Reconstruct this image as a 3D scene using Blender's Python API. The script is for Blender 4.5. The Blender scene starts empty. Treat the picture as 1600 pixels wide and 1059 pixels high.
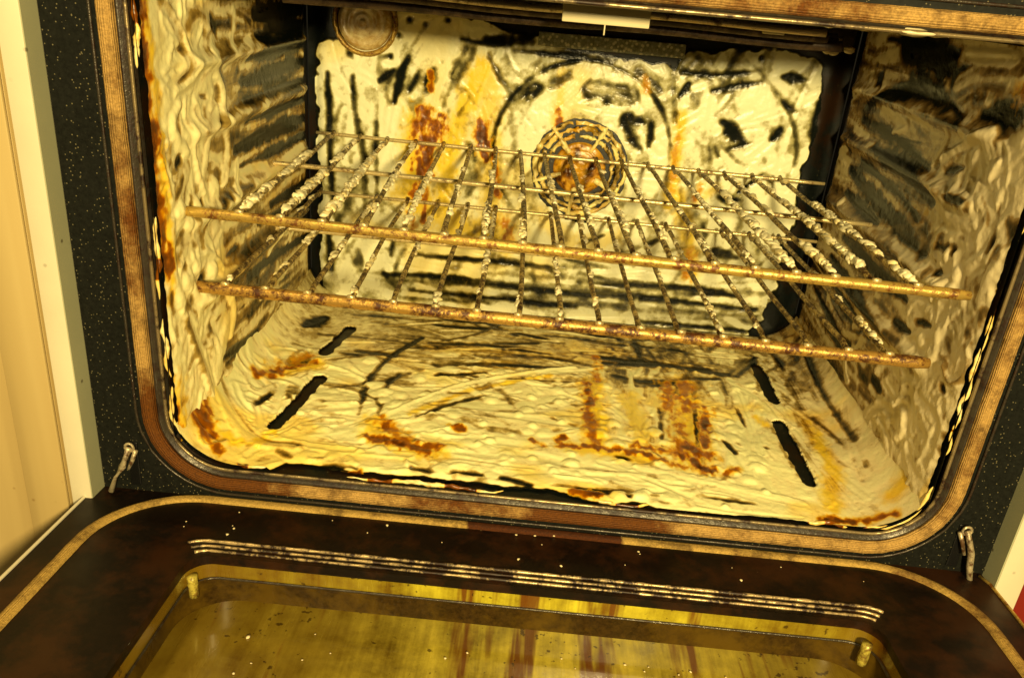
import bpy, math, random
import numpy as np
random.seed(7); RNG = np.random.default_rng(11)
S = bpy.context.scene
COL = S.collection

# ---------------------------------------------------------------- camera, world, lamps, exposure
CAM_P = np.array([-0.02281333, -0.43678261, 0.31062401])
YAW, PITCH, ROLL, FPX = -0.01609625, -0.41317453, 0.08919451, 1279.527
def cam_axes():
    cy, sy = math.cos(YAW), math.sin(YAW); cp, sp = math.cos(PITCH), math.sin(PITCH)
    f = np.array([sy*cp, cy*cp, sp]); r = np.array([cy, -sy, 0]); u = np.cross(r, f)
    cr, sr = math.cos(ROLL), math.sin(ROLL)
    return cr*r+sr*u, -sr*r+cr*u, f
CR, CU, CF = cam_axes()
cam = bpy.data.objects.new('camera', bpy.data.cameras.new('camera')); COL.objects.link(cam)
from mathutils import Matrix, Vector
m = Matrix.Identity(4)
for i in range(3):
    m[i][0], m[i][1], m[i][2], m[i][3] = CR[i], CU[i], -CF[i], CAM_P[i]
cam.matrix_world = m
cam.data.sensor_width = 36; cam.data.lens = 36*FPX/1600
cam.data.clip_start = .01; cam.data.clip_end = 50
S.camera = cam
w = bpy.data.worlds.new('World'); S.world = w; w.use_nodes = True
w.node_tree.nodes['Background'].inputs[0].default_value = (1, .80, .42, 1)
w.node_tree.nodes['Background'].inputs[1].default_value = .015
def lamp(name, loc, target, size, power, color):
    d = bpy.data.lights.new(name, 'AREA'); d.shape = 'DISK'; d.size = size; d.energy = power; d.color = color
    o = bpy.data.objects.new(name, d); COL.objects.link(o); o.location = loc
    o.rotation_euler = (Vector(target)-Vector(loc)).to_track_quat('-Z', 'Y').to_euler()
    return o
lamp('room_lamp', (.17, -1.0, .46), (0, .2, .13), .10, 22, (1, .782, .345))
lamp('overhead_fill', (-.45, -.70, 1.4), (0, .1, .0), .20, 8.5, (1, .77, .33))  # unseen overhead light added to brighten the floor front
S.view_settings.view_transform = 'Standard'; S.view_settings.look = 'None'
S.view_settings.exposure = 0; S.view_settings.gamma = 1

# ---------------------------------------------------------------- helpers
def onp(px, py, axis, val):
    "point of the plane (axis = val) that the photograph shows at px, py"
    d = CF+(px-800)/FPX*CR-(py-529.5)/FPX*CU
    return CAM_P+(val-CAM_P[axis])/d[axis]*d
def lin(r, g, b):
    return tuple(((c/255)/12.92 if c/255 <= .04045 else ((c/255+.055)/1.055)**2.4) for c in (r, g, b))
def tag(o, label=None, cat=None, group=None, kind=None):
    if label: o['label'] = label
    if cat: o['category'] = cat
    if group: o['group'] = group
    if kind: o['kind'] = kind
    return o
def empty(name, loc=(0, 0, 0)):
    o = bpy.data.objects.new(name, None); COL.objects.link(o); o.location = loc
    o.empty_display_size = .02
    return o
def link(name, verts, faces, mat, parent=None, smooth=False, attr=None):
    me = bpy.data.meshes.new(name)
    if isinstance(verts, np.ndarray):
        faces = np.asarray(faces, dtype=np.int32); n = len(faces); k = faces.shape[1]
        me.vertices.add(len(verts)); me.vertices.foreach_set('co', verts.astype(np.float32).ravel())
        me.loops.add(n*k); me.loops.foreach_set('vertex_index', faces.ravel())
        me.polygons.add(n); me.polygons.foreach_set('loop_start', np.arange(0, n*k, k, dtype=np.int32))
        me.update(calc_edges=True)
    else:
        me.from_pydata([tuple(v) for v in verts], [], faces); me.update()
    if smooth: me.polygons.foreach_set('use_smooth', np.ones(len(me.polygons), dtype=bool))
    if attr is not None:
        a = me.color_attributes.new('mark', 'FLOAT_COLOR', 'POINT'); a.data.foreach_set('color', np.asarray(attr, dtype=np.float32).ravel())
    me.materials.append(mat)
    o = bpy.data.objects.new(name, me); COL.objects.link(o)
    if parent:
        o.parent = parent
        o.matrix_parent_inverse = Matrix.Translation(-Vector(world_loc(parent)))
    return o
def world_loc(o):
    return o.location if o.parent is None else Vector((0, 0, 0)) if o.type == 'MESH' else o.location
class MB:
    def __init__(s): s.v = []; s.f = []; s.a = []
    def add(s, v, f):
        b = len(s.v); s.v += [tuple(x) for x in v]; s.f += [tuple(i+b for i in q) for q in f]
    def box(s, x0, x1, y0, y1, z0, z1, bev=.0, xf=None):
        b = min(bev, (x1-x0)/3, (y1-y0)/3, (z1-z0)/3)
        if b <= 0:
            v = [(x, y, z) for x in (x0, x1) for y in (y0, y1) for z in (z0, z1)]
            f = [(0, 1, 3, 2), (4, 6, 7, 5), (0, 4, 5, 1), (2, 3, 7, 6), (0, 2, 6, 4), (1, 5, 7, 3)]
        else:
            import bmesh
            bm = bmesh.new(); bmesh.ops.create_cube(bm, size=1)
            for q in bm.verts:
                q.co = ((x0+x1)/2+q.co.x*(x1-x0), (y0+y1)/2+q.co.y*(y1-y0), (z0+z1)/2+q.co.z*(z1-z0))
            bmesh.ops.bevel(bm, geom=list(bm.edges), offset=b, segments=2, affect='EDGES', profile=.5)
            bm.verts.index_update(); v = [tuple(q.co) for q in bm.verts]; f = [tuple(q.index for q in fc.verts) for fc in bm.faces]; bm.free()
        if xf: v = [xf(*q) for q in v]
        s.add(v, f)
    def tube(s, pts, r, n=10, closed=False, cap=True, wob=0, flat=1.0):
        pts = [np.array(p, float) for p in pts]; N = len(pts); rings = []
        for i, p in enumerate(pts):
            a = pts[(i-1) % N] if closed or i > 0 else p; b = pts[(i+1) % N] if closed or i < N-1 else p
            t = b-a; t /= np.linalg.norm(t)+1e-12
            up = np.array([0, 0, 1.]) if abs(t[2]) < .9 else np.array([0, 1., 0])
            x = np.cross(t, up); x /= np.linalg.norm(x); y = np.cross(x, t)
            rr = (r[i] if hasattr(r, '__len__') else r)*(1+wob*random.uniform(-1, 1))
            rings.append([p+rr*(math.cos(2*math.pi*k/n)*x+flat*math.sin(2*math.pi*k/n)*y) for k in range(n)])
        v = [q for g in rings for q in g]; f = []
        for i in range(N if closed else N-1):
            j = (i+1) % N
            for k in range(n):
                l = (k+1) % n; f.append((i*n+k, i*n+l, j*n+l, j*n+k))
        if cap and not closed:
            f.append(tuple(range(n))[::-1]); f.append(tuple((N-1)*n+k for k in range(n)))
        s.add(v, f)
    def build(s, name, mat, parent=None, smooth=True):
        return link(name, s.v, s.f, mat, parent, smooth)
def autosmooth(o, ang=40):
    me = o.data; me.set_sharp_from_angle(angle=math.radians(ang)); return o

# numpy value noise
_T = np.random.default_rng(3).random((256, 256)).astype(np.float32)
def vn(x, y, seed=0):
    x = np.asarray(x, dtype=np.float64)+seed*17.31; y = np.asarray(y, dtype=np.float64)+seed*9.77
    xi = np.floor(x).astype(int); yi = np.floor(y).astype(int); fx = x-xi; fy = y-yi
    fx = fx*fx*(3-2*fx); fy = fy*fy*(3-2*fy)
    a = _T[xi & 255, yi & 255]; b = _T[(xi+1) & 255, yi & 255]; c = _T[xi & 255, (yi+1) & 255]; d = _T[(xi+1) & 255, (yi+1) & 255]
    return (a*(1-fx)+b*fx)*(1-fy)+(c*(1-fx)+d*fx)*fy
def fbm(x, y, seed=0, o=4):
    r = 0; a = .5; t = 0
    for i in range(o):
        r = r+a*vn(x*2**i, y*2**i, seed+i*5); t += a; a *= .5
    return r/t
def sst(a, b, x):
    t = np.clip((x-a)/(b-a), 0, 1); return t*t*(3-2*t)

# ---------------------------------------------------------------- materials
class NT:
    def __init__(s, name):
        s.m = bpy.data.materials.new(name); s.m.use_nodes = True; s.t = s.m.node_tree
        s.b = s.t.nodes['Principled BSDF']; s.n = s.t.nodes; s.l = s.t.links
        s.tc = s.n.new('ShaderNodeTexCoord').outputs['Object']
    def noise(s, scale, detail=4, rough=.6, vec=None, dist=0):
        n = s.n.new('ShaderNodeTexNoise'); n.inputs['Scale'].default_value = scale; n.inputs['Detail'].default_value = detail
        n.inputs['Roughness'].default_value = rough; n.inputs['Distortion'].default_value = dist
        s.l.new(vec or s.tc, n.inputs['Vector']); return n.outputs['Fac']
    def vor(s, scale, feature='F1', vec=None):
        n = s.n.new('ShaderNodeTexVoronoi'); n.feature = feature; n.inputs['Scale'].default_value = scale
        s.l.new(vec or s.tc, n.inputs['Vector']); return n
    def map(s, scale, loc=(0, 0, 0)):
        n = s.n.new('ShaderNodeMapping'); n.inputs['Scale'].default_value = scale; n.inputs['Location'].default_value = loc
        s.l.new(s.tc, n.inputs['Vector']); return n.outputs[0]
    def ramp(s, fac, stops, interp='LINEAR'):
        n = s.n.new('ShaderNodeValToRGB'); n.color_ramp.interpolation = interp; e = n.color_ramp.elements
        while len(e) < len(stops): e.new(.5)
        for q, (p, c) in zip(e, stops):
            q.position = p; q.color = (c, c, c, 1) if isinstance(c, (int, float)) else (*c, 1)
        s.l.new(fac, n.inputs[0]); return n.outputs[0]
    def mix(s, fac, a, b, mode='MIX'):
        n = s.n.new('ShaderNodeMix'); n.data_type = 'RGBA'; n.blend_type = mode
        for sock, v in ((n.inputs[0], fac), (n.inputs[6], a), (n.inputs[7], b)):
            if isinstance(v, (int, float)): sock.default_value = v if sock.type == 'VALUE' else (v, v, v, 1)
            elif isinstance(v, tuple): sock.default_value = (*v, 1)
            else: s.l.new(v, sock)
        return n.outputs[2]
    def math(s, op, a, b=0.):
        n = s.n.new('ShaderNodeMath'); n.operation = op; n.use_clamp = False
        for sock, v in ((n.inputs[0], a), (n.inputs[1], b)):
            if isinstance(v, (int, float)): sock.default_value = v
            else: s.l.new(v, sock)
        return n.outputs[0]
    def attr(s):
        n = s.n.new('ShaderNodeAttribute'); n.attribute_name = 'mark'
        p = s.n.new('ShaderNodeSeparateColor'); s.l.new(n.outputs['Color'], p.inputs[0])
        return p.outputs[0], p.outputs[1], p.outputs[2], n.outputs['Alpha']
    def xyz(s):
        p = s.n.new('ShaderNodeSeparateXYZ'); s.l.new(s.tc, p.inputs[0]); return p.outputs
    def bump(s, h, strength=.3, dist=.001):
        n = s.n.new('ShaderNodeBump'); n.inputs['Strength'].default_value = strength; n.inputs['Distance'].default_value = dist
        s.l.new(h, n.inputs['Height']); s.l.new(n.outputs[0], s.b.inputs['Normal'])
    def fin(s, col, rough=.5, metal=0., spec=.5, coat=0.):
        for k, v in (('Base Color', col), ('Roughness', rough), ('Metallic', metal), ('Specular IOR Level', spec), ('Coat Weight', coat)):
            i = s.b.inputs[k]
            if isinstance(v, tuple): i.default_value = (*v, 1)
            elif isinstance(v, (int, float)): i.default_value = v
            else: s.l.new(v, i)
        return s.m

def foam_mat(name, tint, mid, low):
    t = NT(name); cov, br, ye, side_tint = t.attr()
    n = t.noise(260, 5, .7); n2 = t.noise(60, 4, .6)
    c = t.math('ADD', cov, t.math('MULTIPLY', t.math('SUBTRACT', n, .5), .22))
    c = t.math('ADD', c, t.math('MULTIPLY', t.math('SUBTRACT', n2, .5), .20))
    col = t.ramp(c, [(.0, (.004, .006, .005)), (.16, (.013, .013, .007)), (.36, (low[0]*.55, low[1]*.48, low[2]*.35)), (.56, (mid[0]*.80, mid[1]*.72, mid[2]*.55)), (.76, tint), (1., tuple(min(.9, q*1.06) for q in tint))])
    yf = t.math('MULTIPLY', ye, t.ramp(n2, [(.2, .75), (.5, 1.)]))
    col = t.mix(yf, col, t.mix(1., col, (.95, .70, .07), 'MULTIPLY'))
    bf = t.ramp(t.math('ADD', br, t.math('MULTIPLY', t.math('SUBTRACT', n, .5), .5)), [(.06, 0.), (.55, 1.)])
    bcol = t.ramp(t.math('ADD', t.math('MULTIPLY', br, .80), t.math('MULTIPLY', t.math('SUBTRACT', n2, .5), .7)), [(.12, (.80, .46, .01)), (.40, (.58, .24, .001)), (.62, (.30, .085, .0005)), (.90, (.05, .012, .0005))])
    col = t.mix(bf, col, bcol)
    col = t.mix(side_tint, t.mix(1., col, (.72, .66, .70), 'MULTIPLY'), col)  # foam turns darker and tanner towards the right side of the floor
    t.bump(t.math('ADD', t.noise(420, 3, .6), t.math('MULTIPLY', t.noise(130, 4, .6), 1.6)), .28, .0007)
    r = t.ramp(c, [(.2, .18), (.7, .30)])
    t.fin(col, r, 0, t.ramp(c, [(.2, .12), (.6, .45)]))
    return t.m
M = {}
M['foam_back'] = foam_mat('pale foam', (.88, .87, .58), (.52, .52, .29), (.18, .18, .08))
M['foam_floor'] = foam_mat('cream foam', (.92, .83, .42), (.56, .46, .17), (.20, .15, .04))
M['foam_left'] = foam_mat('warm foam', (.90, .79, .42), (.52, .40, .13), (.28, .20, .055))
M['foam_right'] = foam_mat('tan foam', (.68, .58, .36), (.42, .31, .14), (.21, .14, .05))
M['foam_rack'] = foam_mat('clinging foam', (.84, .76, .48), (.45, .36, .16), (.12, .07, .02))

def speck(name, base, spk, sc=420, thr=.16, amount=.62, rough=.3, brown=None, spec=.22):
    t = NT(name); v = t.vor(sc); dots = t.ramp(v.outputs['Distance'], [(thr*.6, 1.), (thr, 0.)])
    sel = t.ramp(v.outputs['Color'], [(amount, 0.), (amount+.05, 1.)])
    f = t.math('MULTIPLY', dots, sel)
    col = t.ramp(t.noise(300, 5, .8), [(.35, tuple(q*.6 for q in base)), (.65, tuple(q*1.7 for q in base))])
    if brown:
        col = t.mix(t.ramp(t.noise(22, 6, .7), [(.46, 0.), (.60, 1.)]), col, brown)
    col = t.mix(f, col, spk)
    return t.fin(col, t.ramp(t.noise(40, 3), [(.3, rough), (.7, rough+.2)]), 0, spec)
M['enamel'] = speck('speckled black enamel', (.0065, .0070, .0055), (.14, .12, .065), 560, .26, .70, .5, None, .12)
M['enamel_bare'] = speck('bare oven enamel', (.0035, .005, .0045), (.16, .15, .09), 500, .20, .80, .28, (.014, .006, .002))
M['door_panel'] = speck('burnt brown door steel', (.004, .002, .0012), (.25, .18, .09), 260, .12, .93, .34, (.026, .0085, .0025))
M['door_edge'] = speck('door edge', (.05, .03, .02), (.2, .15, .1), 300, .1, .9, .5)
def black(name, c=(.003, .003, .003), r=.4): return NT(name).fin(c, r)
M['black'] = black('plain black')  # flat black, also set in for the depth behind the fan slats

def gasket_mat(name, cold, burnt):
    t = NT(name); a, b, c, d = t.attr()      # a: fraction across, b: burnt, c: along (m)
    across = t.math('ADD', t.math('MULTIPLY', a, 75.), t.math('MULTIPLY', t.noise(60, 2), 5.))
    rib = t.math('SINE', across)
    n = t.noise(900, 4, .7); n2 = t.noise(45, 5, .7)
    col = t.ramp(n, [(.3, tuple(q*.55 for q in cold)), (.7, tuple(min(1, q*1.25) for q in cold))])
    col = t.mix(t.ramp(rib, [(.0, .0), (1., .10)]), col, tuple(q*.45 for q in cold))
    col = t.mix(t.ramp(t.noise(70, 6, .75), [(.48, 0.), (.64, .65)]), col, tuple(q*.28 for q in burnt))
    bf = t.ramp(t.math('ADD', b, t.math('MULTIPLY', t.math('SUBTRACT', n2, .5), 1.5)), [(.35, 0.), (.75, 1.)])
    col = t.mix(bf, col, t.ramp(n, [(.3, tuple(q*.35 for q in burnt)), (.7, burnt)]))
    t.bump(t.math('ADD', rib, t.math('MULTIPLY', n, 2.)), .5, .0005)
    return t.fin(col, .7, 0, .25)
M['gasket'] = gasket_mat('woven door seal', lin(184, 146, 82), lin(112, 64, 10))
M['trim'] = gasket_mat('brass coloured door trim', lin(196, 160, 84), lin(90, 45, 8))

def metal(name, bright, rust, amt=.5, sc=90, rough=.35, met=.6):
    t = NT(name); n = t.noise(sc, 6, .75); n2 = t.noise(sc*5, 4, .7)
    f = t.ramp(t.math('ADD', n, t.math('MULTIPLY', t.math('SUBTRACT', n2, .5), .5)), [(amt-.07, 0.), (amt+.07, 1.)])
    f2 = t.ramp(n2, [(.4, tuple(q*.3 for q in rust)), (.62, rust)])
    col = t.mix(f, bright, f2)
    t.bump(t.math('ADD', n, n2), .5, .0006)
    return t.fin(col, t.math('ADD', rough, t.math('MULTIPLY', f, .2)), t.math('SUBTRACT', met, t.math('MULTIPLY', f, met*.7)), .5)
M['bar_upper'] = metal('browned chrome bar', (.60, .40, .09), (.17, .05, .004), .54, 95, .3, .6)
M['bar_lower'] = metal('scorched chrome bar', (.55, .32, .07), (.09, .022, .002), .51, 95, .3, .6)
M['wire'] = metal('grimy wire', (.60, .44, .14), (.065, .024, .004), .47, 190, .3, .4)
M['rail'] = metal('clean wire rail', (.74, .60, .30), (.16, .08, .02), .60, 70, .3)
M['element'] = metal('heating element', (.10, .065, .04), (.035, .016, .008), .5, 60, .35, .3)
M['element_bright'] = metal('bright element sheath', (.60, .50, .32), (.10, .05, .02), .55, 50, .3, .5)
M['dull_steel'] = speck('speckled bare steel', (.20, .21, .16), (.60, .58, .42), 300, .45, .35, .35)
M['rim'] = metal('dark steel rim', (.055, .045, .032), (.025, .010, .004), .52, 70, .28, .4)
M['rim_lip'] = metal('worn rim lip', (.32, .24, .12), (.03, .012, .005), .52, 26, .3, .6)
M['bead'] = metal('worn door bead', (.55, .40, .20), (.03, .012, .005), .49, 45, .3, .5)

t = NT('cream painted panel')
v = t.map((30, 30, 1.2)); f = t.noise(1.0, 3, .5, v)
spot = t.vor(75); sp = t.math('MULTIPLY', t.ramp(spot.outputs['Distance'], [(.06, 1.), (.12, 0.)]), t.ramp(spot.outputs['Color'], [(.72, 0.), (.76, 1.)]))
col = t.ramp(f, [(.3, lin(164, 140, 90)), (.5, lin(184, 160, 106)), (.7, lin(198, 176, 122))])
col = t.mix(t.math('MULTIPLY', sp, .7), col, (.22, .12, .03)); M['cabinet'] = t.fin(col, .45, 0, .4)
def trimmat(name, c, dirt=.3):
    t = NT(name); spot = t.vor(140); sp = t.math('MULTIPLY', t.ramp(spot.outputs['Distance'], [(.10, 1.), (.2, 0.)]), t.ramp(spot.outputs['Color'], [(.80, 0.), (.84, 1.)]))
    col = t.ramp(t.noise(20, 4), [(.3, tuple(q*.9 for q in c)), (.7, c)])
    col = t.mix(t.math('MULTIPLY', sp, dirt), col, (.05, .03, .01)); return t.fin(col, .4, 0, .4)
M['strip'] = trimmat('cream edge strip', (.70, .63, .46), .3)
M['strip_side'] = trimmat('grey green edge strip side', (.42, .42, .27), .7)
M['red'] = NT('dark red panel').fin((.20, .012, .004), .5)
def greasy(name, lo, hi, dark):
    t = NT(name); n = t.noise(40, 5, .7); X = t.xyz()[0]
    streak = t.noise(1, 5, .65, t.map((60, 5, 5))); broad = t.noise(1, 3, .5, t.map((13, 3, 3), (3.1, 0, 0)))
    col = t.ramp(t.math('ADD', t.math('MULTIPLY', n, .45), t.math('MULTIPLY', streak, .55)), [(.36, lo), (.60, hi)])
    glow_fade = t.ramp(t.math('ADD', t.math('ABSOLUTE', t.math('SUBTRACT', X, .01)), t.math('MULTIPLY', t.math('SUBTRACT', broad, .5), .16)), [(.04, 0.), (.20, .85)])
    col = t.mix(glow_fade, col, dark)  # reflected glow painted in: bright centre, browner towards both sides
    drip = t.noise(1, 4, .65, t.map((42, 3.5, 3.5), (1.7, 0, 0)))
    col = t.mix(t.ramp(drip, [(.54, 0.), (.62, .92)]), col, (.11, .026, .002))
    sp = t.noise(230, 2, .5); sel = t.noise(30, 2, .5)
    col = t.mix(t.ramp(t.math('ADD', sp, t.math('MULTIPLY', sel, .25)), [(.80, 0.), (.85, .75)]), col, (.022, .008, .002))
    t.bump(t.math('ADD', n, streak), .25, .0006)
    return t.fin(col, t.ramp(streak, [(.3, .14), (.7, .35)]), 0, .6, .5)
M['pane'] = greasy('greasy pane with painted glow', (.11, .075, .006), (.58, .46, .045), (.10, .050, .003))
M['ledge'] = greasy('greasy wall with painted glow', (.14, .09, .004), (.60, .52, .03), (.10, .036, .002))
M['ledge_dark'] = speck('dark brown inner wall', (.030, .016, .003), (.4, .3, .15), 200, .1, .95, .2, (.08, .045, .004))  # dark brown carries the shadow band low in the door window
M['brass'] = metal('yellow corner glint', (.55, .46, .08), (.18, .10, .01), .5, 120, .3, .3)  # yellow of the glints at the window corners
t = NT('amber lamp glass'); n = t.noise(120, 4, .7)
M['lamp'] = t.fin(t.ramp(n, [(.35, (.50, .29, .07)), (.65, (.88, .74, .38))]), .25, 0, .5, .4)
M['tag'] = trimmat('cream ceramic tag', (.66, .58, .36), .8)
M['crumb'] = NT('pale crumb').fin((.75, .62, .36), .6)
M['hubdirt'] = foam_mat('stained hub foam', (.62, .42, .12), (.36, .20, .03), (.10, .04, .006))

# ---------------------------------------------------------------- main dimensions (metres)
HW, DEP, ZF, ZC = .235, .310, .012, .3045            # half width, depth, floor and ceiling of the cavity
GH = .3094                                           # top of the seal loop
RIDGES = (.104, .157, .210, .250)
def ridge(z):
    r = 0
    for q in RIDGES: r = r+.0055*np.exp(-((z-q)/.0055)**2)
    return r
def floor_base(u, v):
    e = np.clip((np.abs(u)-(HW-.040))/.040, 0, 1)
    return .034*(1-np.sqrt(np.clip(1-e*e*.96, 0, 1)))
def back_base(u, v):
    e = np.clip((np.abs(u)-.215)/.012, 0, 1)
    return .004*(1-e*e)
def side_base(u, v):
    return ridge(v)*sst(.035, .06, u)*sst(.30, .28, u)

oven = empty('oven', (0, 0, 0))
tag(oven, 'built-in oven with black speckled enamel front and its door hanging open, inside smeared with foam', 'oven')

# ---------------------------------------------------------------- foam painter
class Surf:
    def __init__(s, axis, val, sign, u0, u1, v0, v1, res, base):
        s.axis, s.val, s.sign, s.res, s.base = axis, val, sign, res, base
        s.u0, s.v0 = u0, v0
        s.nu = int((u1-u0)/res)+1; s.nv = int((v1-v0)/res)+1
        s.us = u0+np.arange(s.nu)*res; s.vs = v0+np.arange(s.nv)*res
        s.U, s.V = np.meshgrid(s.us, s.vs, indexing='ij')
        s.H = np.zeros_like(s.U); s.BR = np.zeros_like(s.U); s.YE = np.zeros_like(s.U); s.HOLE = np.zeros_like(s.U); s.T = np.full_like(s.U, .9)
        s.k = 0
    def uv(s, pts):
        o = []
        for p in pts:
            q = onp(p[0], p[1], s.axis, s.val)
            o.append({0: (q[1], q[2]), 1: (q[0], q[2]), 2: (q[0], q[1])}[s.axis])
        return np.array(o)
    def field(s, pts, w):
        "signed offset (in half widths) and run along a smoothed line"
        P = np.asarray(pts, float)
        if len(P) > 2:
            Q = np.vstack([2*P[0]-P[1], P, 2*P[-1]-P[-2]]); o = []
            for i in range(1, len(Q)-2):
                for tt in np.linspace(0, 1, 5, endpoint=False):
                    a, b, c, d = Q[i-1], Q[i], Q[i+1], Q[i+2]
                    o.append(.5*((2*b)+(c-a)*tt+(2*a-5*b+4*c-d)*tt**2+(3*b-a-3*c+d)*tt**3))
            o.append(P[-1]); P = np.array(o)
        lo = P.min(0)-w*.75; hi = P.max(0)+w*.75
        i0 = max(0, int((lo[0]-s.u0)/s.res)); i1 = min(s.nu, int((hi[0]-s.u0)/s.res)+2)
        j0 = max(0, int((lo[1]-s.v0)/s.res)); j1 = min(s.nv, int((hi[1]-s.v0)/s.res)+2)
        if i1 <= i0 or j1 <= j0: return None
        sl = (slice(i0, i1), slice(j0, j1)); U = s.U[sl]; V = s.V[sl]
        best = np.full(U.shape, 1e9); c = np.zeros(U.shape); run = np.zeros(U.shape); L = 0
        for a, b in zip(P[:-1], P[1:]):
            d = b-a; l = math.hypot(*d)
            if l < 1e-7: continue
            t = ((U-a[0])*d[0]+(V-a[1])*d[1])/l
            tc = np.clip(t, 0, l); x = a[0]+d[0]*tc/l; y = a[1]+d[1]*tc/l
            dd = np.hypot(U-x, V-y); sg = np.sign((U-a[0])*d[1]-(V-a[1])*d[0])
            mk = dd < best; best[mk] = dd[mk]; c[mk] = (dd*sg)[mk]; run[mk] = (L+tc)[mk]; L += l
        return sl, c/(w/2), np.abs(best)/(w/2), run, L
    def smear(s, pts, w, h, px=True, grooves=3., rough=.5, edge=.25, a=1., lip=0., soft=.45, tone=None, taper=False):
        s.k += 1; w = w*.001; h = h
        P = s.uv(pts) if px else np.asarray(pts)
        r = s.field(P, w)
        if r is None: return
        sl, c, d, run, L = r
        U = s.U[sl]; V = s.V[sl]
        if taper:
            q = np.clip(np.minimum(run, L-run)/(L*.30+1e-6), 0, 1)
            d = d/((.50+.5*q)*(.75+.5*vn(run*70, run*0+s.k*1.7, s.k)))
        e = d+edge*2*(fbm(run*220, c*3, s.k, 3)-.5)+.16*(vn(U*900, V*900, s.k)-.5)
        A = (1-sst(1.08-soft, 1.08, e))*a
        ph = (s.k*2.4) % 6.28
        br = (vn(c*grooves*1.3+40, run*35, s.k)-.5)*1.3+(vn(c*grooves*4+9, run*60, s.k+3)-.5)*.7
        prof = h*(.75+.25*np.cos(c*grooves*math.pi*.6+ph)+rough*br)+lip*sst(.45, .9, d)
        s.H[sl] = s.H[sl]*(1-A)+np.maximum(prof, 0)*A
        if tone is None: tone = random.uniform(.66, 1.) if h >= 2 else min(.95, .08+.36*h)
        st = (vn(c*grooves*2.2+11, run*22, s.k+5)-.5)*.62+(vn(c*grooves*7+3, run*70, s.k+6)-.5)*.26
        tp_ = tone+st*(1.25 if tone < .8 else .8)-.12*sst(.55, 1., d)
        s.T[sl] = s.T[sl]*(1-A)+tp_*A
    def wipe(s, pts, w, h=.12, **k):
        k.setdefault('taper', True); w = w*1.15; k.setdefault('rough', .9); k.setdefault('edge', .42); k.setdefault('lip', 0.); k.setdefault('grooves', 2.); h = h+.25; k.setdefault('tone', .0+.30*h); k.setdefault('soft', .9); k.setdefault('a', random.uniform(.78, 1.)); w = w*random.uniform(1.2, 1.5)
        s.smear(pts, w, h, **k)
    def mound(s, p, r, h, px=True):
        s.k += 1; r = r*.001
        c = s.uv([p])[0] if px else np.asarray(p)
        R = s.field([c, c+1e-4], r*2)
        if R is None: return
        sl, _, d, _, _ = R; U = s.U[sl]; V = s.V[sl]
        d = d+.7*(fbm(U*140, V*140, s.k, 3)-.5)
        s.H[sl] = np.maximum(s.H[sl], h*np.sqrt(np.clip(1-d*d, 0, 1))+.0)
        q = 1-sst(.6, 1., d); s.T[sl] = s.T[sl]*(1-q)+q*.98
    def stain(s, pts, w, amt, which='BR', px=True, rag=1.2):
        s.k += 1; w = w*.001*(1.45 if px else 1.)*(1.35 if px and which == 'BR' else 1.); amt = min(1., amt*1.2)
        P = s.uv(pts) if px else np.asarray(pts)
        r = s.field(P, w*2.0)
        if r is None: return
        sl, c, d, run, L = r; U = s.U[sl]; V = s.V[sl]
        e = d*2.0+rag*.9*(fbm(U*230, V*150, s.k, 5)-.5)*2
        A = (1-sst(-.1, 1.15, e))*amt if which == 'BR' else (1-sst(.2, 1.25, e))*amt
        T = getattr(s, which); T[sl] = np.maximum(T[sl], A)
        if which == 'BR': s.YE[sl] = np.maximum(s.YE[sl], (1-sst(.5, 1.5, e))*amt*.9)
    def hole(s, pts, w):
        s.k += 1; P = s.uv(pts); r = s.field(P, w*.001*1.3)
        if r is None: return
        sl, c, d, run, L = r; U = s.U[sl]; V = s.V[sl]
        e = d*1.3+.30*(fbm(U*130, V*130, s.k, 3)-.5)*2
        s.HOLE[sl] = np.maximum(s.HOLE[sl], 1-sst(.8, 1.0, e))
    def build(s, name, mat, label, cat, gs=.6, bl=1):
        for _ in range(bl):
            for ax in (0, 1):
                P_ = np.pad(s.T, [(2, 2) if q == ax else (0, 0) for q in (0, 1)], mode='edge'); N_ = s.T.shape[ax]
                s.T = (np.take(P_, range(0, N_), ax)+np.take(P_, range(1, N_+1), ax)+np.take(P_, range(2, N_+2), ax)+np.take(P_, range(3, N_+3), ax)+np.take(P_, range(4, N_+4), ax))/5
        s.T = .64+(s.T-.64)*1.4
        H = s.H.copy()
        for _ in range(2):
            for ax in (0, 1):
                P_ = np.pad(H, [(1, 1) if q == ax else (0, 0) for q in (0, 1)], mode='edge')
                H = .25*np.take(P_, range(0, H.shape[ax]), ax)+.5*H+.25*np.take(P_, range(2, H.shape[ax]+2), ax)
        H = H*(1-s.HOLE)
        n = fbm(s.U*190, s.V*190, 50, 4)-.5; n2 = fbm(s.U*45, s.V*45, 60, 3)-.5
        H = np.maximum(H*(1+.28*n+.35*n2)+.5*n*np.clip(H, 0, 1), 0)
        n3 = fbm(s.U*420, s.V*420, 70, 3)-.5
        cov = np.clip(s.T+(.20+.30*s.T)*n+.26*n2+.22*s.T*n3, 0, 1)*sst(.0, .6, H)
        W = s.val+s.sign*(s.base(s.U, s.V)+.0004+H*.001*gs)
        if s.axis == 0: X, Y, Z = W, s.U, s.V
        elif s.axis == 1: X, Y, Z = s.U, W, s.V
        else: X, Y, Z = s.U, s.V, W
        V = np.stack([X, Y, Z], -1).reshape(-1, 3)
        idx = np.arange(s.nu*s.nv).reshape(s.nu, s.nv)
        q = np.stack([idx[:-1, :-1], idx[1:, :-1], idx[1:, 1:], idx[:-1, 1:]], -1).reshape(-1, 4)
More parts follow.
